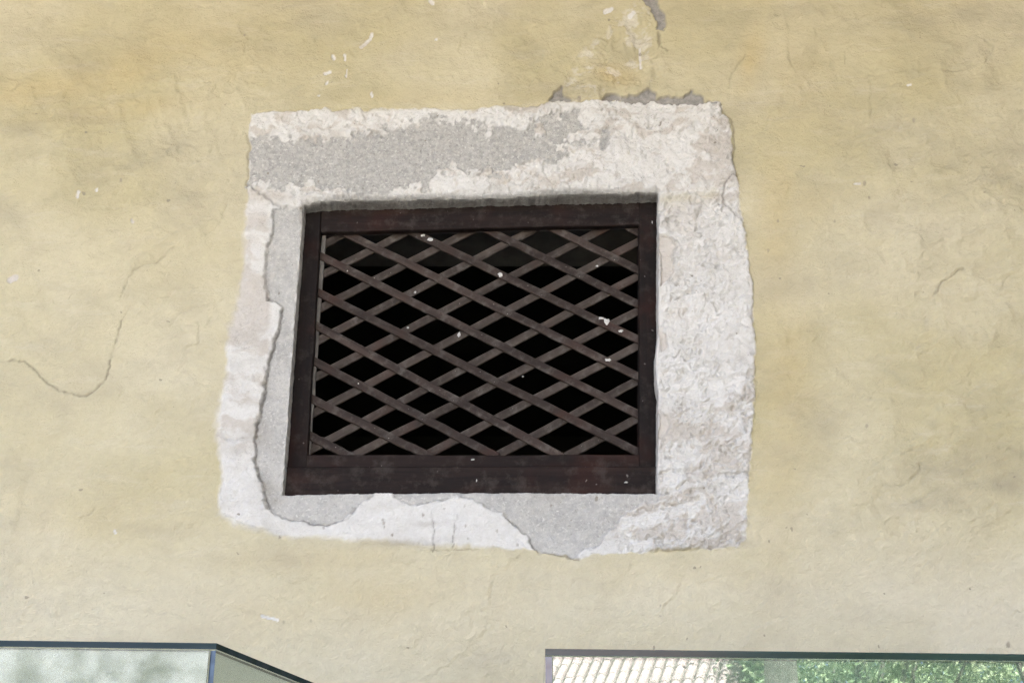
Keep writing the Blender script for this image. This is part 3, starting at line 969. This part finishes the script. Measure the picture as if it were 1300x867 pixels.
# left case: traced front corner and the edge that runs back from it
c0 = on_level(275, 816, ZT)
l0 = on_level(0, 812.5, ZT)
s1 = on_level(400, 867, ZT)
fdir = (l0 - c0).normalized()
fl_ = c0 + fdir * 1.15
sdir = (s1 - c0).normalized()
bk = c0 + sdir * 0.55
showcase([fl_, c0, bk, fl_ + sdir * 0.55 + fdir * 0.0], M_GLASS_L, 'glass display case with a canted side pane and dark glass edges', 0.0075, 0.0, (M_EDGE_L, M_EDGE_S))
a0 = on_level(692, 823, ZT)
b0 = on_level(1300, 830, ZT)
rdir = (b0 - a0).normalized()
back = Vector((-rdir.y, rdir.x, 0))
if back.y < 0:
    back = -back
back = (back + rdir * 0.06).normalized()
fr_ = a0 + rdir * 1.25
showcase([a0, fr_, fr_ + back * 0.5, a0 + back * 0.5], M_GLASS_R, 'green tinted glass display case mirroring a tiled roof and trees', 0.0085, 0.0)

# ------------------------------------------------------------------ the eaves above and the courtyard behind the camera
M_FLOOR = plain_material('worn_stone_floor', (0.14, 0.13, 0.12), (0.22, 0.205, 0.19), 4)
M_GROUND = plain_material('gravel', (0.14, 0.138, 0.125), (0.20, 0.196, 0.18), 9)
M_CEIL = plain_material('eaves_boards', (0.16, 0.12, 0.085), (0.26, 0.20, 0.15), 5)
M_HOUSE = plain_material('sunlit_render', (0.62, 0.57, 0.47), (0.72, 0.68, 0.58), 2)
M_TILE = plain_material('bleached_roof_tile', (0.31, 0.25, 0.255), (0.42, 0.355, 0.36), 3)
M_TILEB = plain_material('roof_bed', (0.15, 0.12, 0.12), (0.19, 0.16, 0.16), 3)
M_BARK = plain_material('bark', (0.07, 0.066, 0.058), (0.13, 0.122, 0.11), 6)
M_PANE = plain_material('window_dark', (0.03, 0.035, 0.04), (0.05, 0.055, 0.06), 3, 0.1, 0.0, 0.5)

gnd = from_bm('ground', box_bm((-120, -160, -0.3), (120, -5.0, -0.02)), M_GROUND)
gnd['kind'] = 'structure'
flo = from_bm('pavement', box_bm((-WALL_W, -5.0, -0.25), (WALL_W, WALL_T, 0.0)), M_FLOOR)
flo['kind'] = 'structure'
eav = from_bm('eaves', box_bm((-WALL_W, -2.2, WALL_H + 0.001), (3.52, WALL_T + 0.4, WALL_H + 0.2)), M_CEIL)
eav['kind'] = 'structure'

# unseen wing added on the right to block light and shade the wall
M_SIDE = plain_material('blocking_wing_plaster', (0.16, 0.145, 0.115), (0.24, 0.22, 0.18), 2)
sidew = empty('light_blocking_wing', (3.8, -0.01, 0.0))
tag(sidew, 'unseen plastered wing added to block light from the right of the yellow wall', 'building')
from_bm('wall', box_bm((0.0, -6.0, 0.0), (2.19, -0.003, 6.2)), M_SIDE, sidew)
from_bm('roof', box_bm((-0.25, -6.3, 6.202), (2.19, -0.003, 6.4), 0.03), M_CEIL, sidew)
dr = from_bm('door', box_bm((-0.03, -3.6, 0.0), (-0.002, -2.6, 2.1), 0.008), M_CEIL, sidew)
from_bm('handle', box_bm((-0.07, -3.48, 1.0), (-0.031, -3.45, 1.14), 0.008), M_FLOOR, dr)

# house across the yard with a roof of round tiles
HR = math.radians(34)
house = empty('courtyard_house', (0.5, -24.0, -0.02), HR)
tag(house, 'sunlit courtyard house with bleached round roof tiles mirrored in the glass', 'house')
HW, HD, HE, HRG = 5.4, 6.0, 4.6, 8.6
from_bm('wall', box_bm((-HW, -HD, 0), (HW, 0, HE)), M_HOUSE, house)
rise, run = HRG - HE, HD / 2 + 0.5
b = bmesh.new()
pts = [(0.5, HE - 0.02), (-HD / 2, HRG), (-HD - 0.5, HE - 0.02)]
va = [b.verts.new((-HW - 0.2, y, z)) for y, z in pts]
vb = [b.verts.new((HW + 0.2, y, z)) for y, z in pts]
b.faces.new(va); b.faces.new(vb[::-1])
for k in range(3):
    b.faces.new((va[k], va[(k + 1) % 3], vb[(k + 1) % 3], vb[k]))
roof = from_bm('roof', b, M_TILEB, house)
sl = math.hypot(run, rise)
colm = bmesh.new()                      # a column of lapped half-round tiles
nt_ = 14
for k in range(nt_):
    s0, s1_ = sl * k / nt_, sl * (k + 1) / nt_ + 0.05
    ring = []
    for s, r, lift in ((s0, 0.084, 0.014), (s1_, 0.078, 0.004)):
        ring.append([colm.verts.new((r * math.cos(math.pi * q / 6), s, r * math.sin(math.pi * q / 6) + lift)) for q in range(7)])
    for q in range(6):
        colm.faces.new((ring[0][q], ring[0][q + 1], ring[1][q + 1], ring[1][q]))
    colm.faces.new(ring[0])
bmesh.ops.recalc_face_normals(colm, faces=colm.faces)
tm = bpy.data.meshes.new('tile_column')
colm.to_mesh(tm); colm.free()
tm.materials.append(M_TILE)
ang = math.atan2(rise, run)
n_col = int((2 * HW + 0.3) / 0.205)
for k in range(n_col):
    o = bpy.data.objects.new('tile_column', tm)
    C.objects.link(o)
    o.parent = roof
    o.location = (-HW - 0.1 + k * 0.205, 0.5, HE)
    o.rotation_euler = (ang, 0, math.pi)
for x in (-3.6, -1.2, 1.2, 3.6):
    w = from_bm('window', box_bm((x - 0.5, 0.002, 1.4), (x + 0.5, 0.05, 3.0), 0.01), M_FLOOR, house)
    from_bm('pane', box_bm((x - 0.42, 0.051, 1.48), (x + 0.42, 0.058, 2.92)), M_PANE, w)


def leaf_material(name, a, b):
    m = NT(name)
    f = m.noise(m.coords(), 1.3, 3, 0.6)
    c = m.mix(m.ramp(f, 0.35, 0.65), a, b)
    p = m.n('ShaderNodeBsdfPrincipled')
    m.l(c, p.inputs['Base Color'])
    p.inputs['Roughness'].default_value = 0.5
    t = m.n('ShaderNodeBsdfTranslucent')
    m.l(c, t.inputs[0])
    mx = m.n('ShaderNodeMixShader')
    mx.inputs[0].default_value = 0.35
    m.l(p.outputs[0], mx.inputs[1]); m.l(t.outputs[0], mx.inputs[2])
    m.l(mx.outputs[0], m.out.inputs[0])
    return m.mat


M_LEAF = leaf_material('leaf_green', (0.20, 0.29, 0.15), (0.42, 0.50, 0.32))


def tree(x, y, h, r, seed, label, tr=1.0, low=0.35, N=16000):
    rg_ = random.Random(seed)
    root = empty('courtyard_tree', (x, y, -0.02))
    tag(root, label, 'tree', 'courtyard trees mirrored in the glass')
    bm = bmesh.new()

    def limb(a, b, r0, r1, n=6):
        d = (b - a).normalized()
        u = d.orthogonal().normalized()
        w = d.cross(u)
        R = [[bm.verts.new(c + (u * math.cos(2 * math.pi * k / n) + w * math.sin(2 * math.pi * k / n)) * rr) for k in range(n)] for c, rr in ((a, r0), (b, r1))]
        for k in range(n):
            bm.faces.new((R[0][k], R[0][(k + 1) % n], R[1][(k + 1) % n], R[1][k]))
    limb(Vector((0, 0, 0)), Vector((0.1, 0, h * 0.5)), 0.26 * tr, 0.21 * tr)
    limb(Vector((0.1, 0, h * 0.5)), Vector((0.0, 0.1, h * 0.85)), 0.21 * tr, 0.06)
    cl = []
    for k in range(26):
        a, e = rg_.uniform(0, 6.28), rg_.uniform(-0.5, 1)
        c = Vector((math.cos(a) * r * rg_.uniform(0.3, 1), math.sin(a) * r * rg_.uniform(0.3, 1), h * 0.66 + e * h * (0.32 if low < 0.5 else 0.12)))
        cl.append(c)
        if k < 12:
            limb(Vector((0.08, 0, h * rg_.uniform(low, 0.6))), c, 0.07, 0.02, 5)
    from_bm('trunk', bm, M_BARK, root)
    rn = np.random.RandomState(seed)
    if N == 0:
        return
    cen = np.array([list(c) for c in cl])[rn.randint(0, len(cl), N)] + rn.normal(0, r * 0.17, (N, 3))
    u = rn.normal(0, 1, (N, 3)); u /= np.linalg.norm(u, axis=1)[:, None]
    w = np.cross(u, rn.normal(0, 1, (N, 3))); w /= np.linalg.norm(w, axis=1)[:, None]
    s = rn.uniform(0.035, 0.085, (N, 1))
    v = np.stack([cen - u * s, cen + w * s * 0.5, cen + u * s, cen - w * s * 0.5], 1).reshape(-1, 3)
    me = bpy.data.meshes.new('crown')
    me.vertices.add(len(v)); me.vertices.foreach_set('co', v.astype(np.float32).ravel())
    me.loops.add(4 * N); me.loops.foreach_set('vertex_index', np.arange(4 * N, dtype=np.int32))
    me.polygons.add(N); me.polygons.foreach_set('loop_start', np.arange(0, 4 * N, 4, dtype=np.int32))
    me.update(calc_edges=True)
    link('crown', me, M_LEAF, root)


tree(5.15, -17.8, 12.0, 1.2, 12, 'dead leafless tree with a thick grey trunk before the leafy trees', 1.15, 0.55, 0)
tree(7.6, -21.5, 9.0, 2.0, 1, 'leafy tree beside the tiled house, mirrored in the glass')
tree(11.2, -22.0, 9.5, 2.2, 2, 'leafy tree two trees along from the tiled house')
tree(15.0, -24.0, 10.0, 2.8, 3, 'leafy tree farthest from the tiled house')
tree(9.4, -28.0, 12.0, 3.2, 7, 'tall leafy tree behind the gap between two yard trees')
tree(14.0, -29.0, 12.0, 3.2, 8, 'tall leafy tree behind the tree farthest from the house')
tree(20.0, -27.0, 12.0, 3.4, 9, 'tall leafy tree at the end of the yard row')

M_WING = plain_material('peeling_wing_plaster', (0.05, 0.062, 0.066), (0.44, 0.47, 0.52), 1.5, 0.9, 0.2)
wing = empty('courtyard_wing', (-5.6, -17.5, -0.02), 0.12)
tag(wing, 'tall wing with peeling whitewashed plaster across the yard', 'building')
from_bm('wall', box_bm((-6.0, -4.0, 0), (4.6, 0, 8.2)), M_WING, wing)
from_bm('roof', box_bm((-6.3, -4.3, 8.2), (4.9, 0.4, 8.45), 0.03), M_TILE, wing)
for x in (-4.0, -1.2, 1.8):
    for z in (1.0, 3.0):
        w = from_bm('window', box_bm((x - 0.55, 0.002, z), (x + 0.55, 0.06, z + 1.3), 0.01), M_FLOOR, wing)
        from_bm('pane', box_bm((x - 0.45, 0.061, z + 0.1), (x + 0.45, 0.068, z + 1.2)), M_PANE, w)
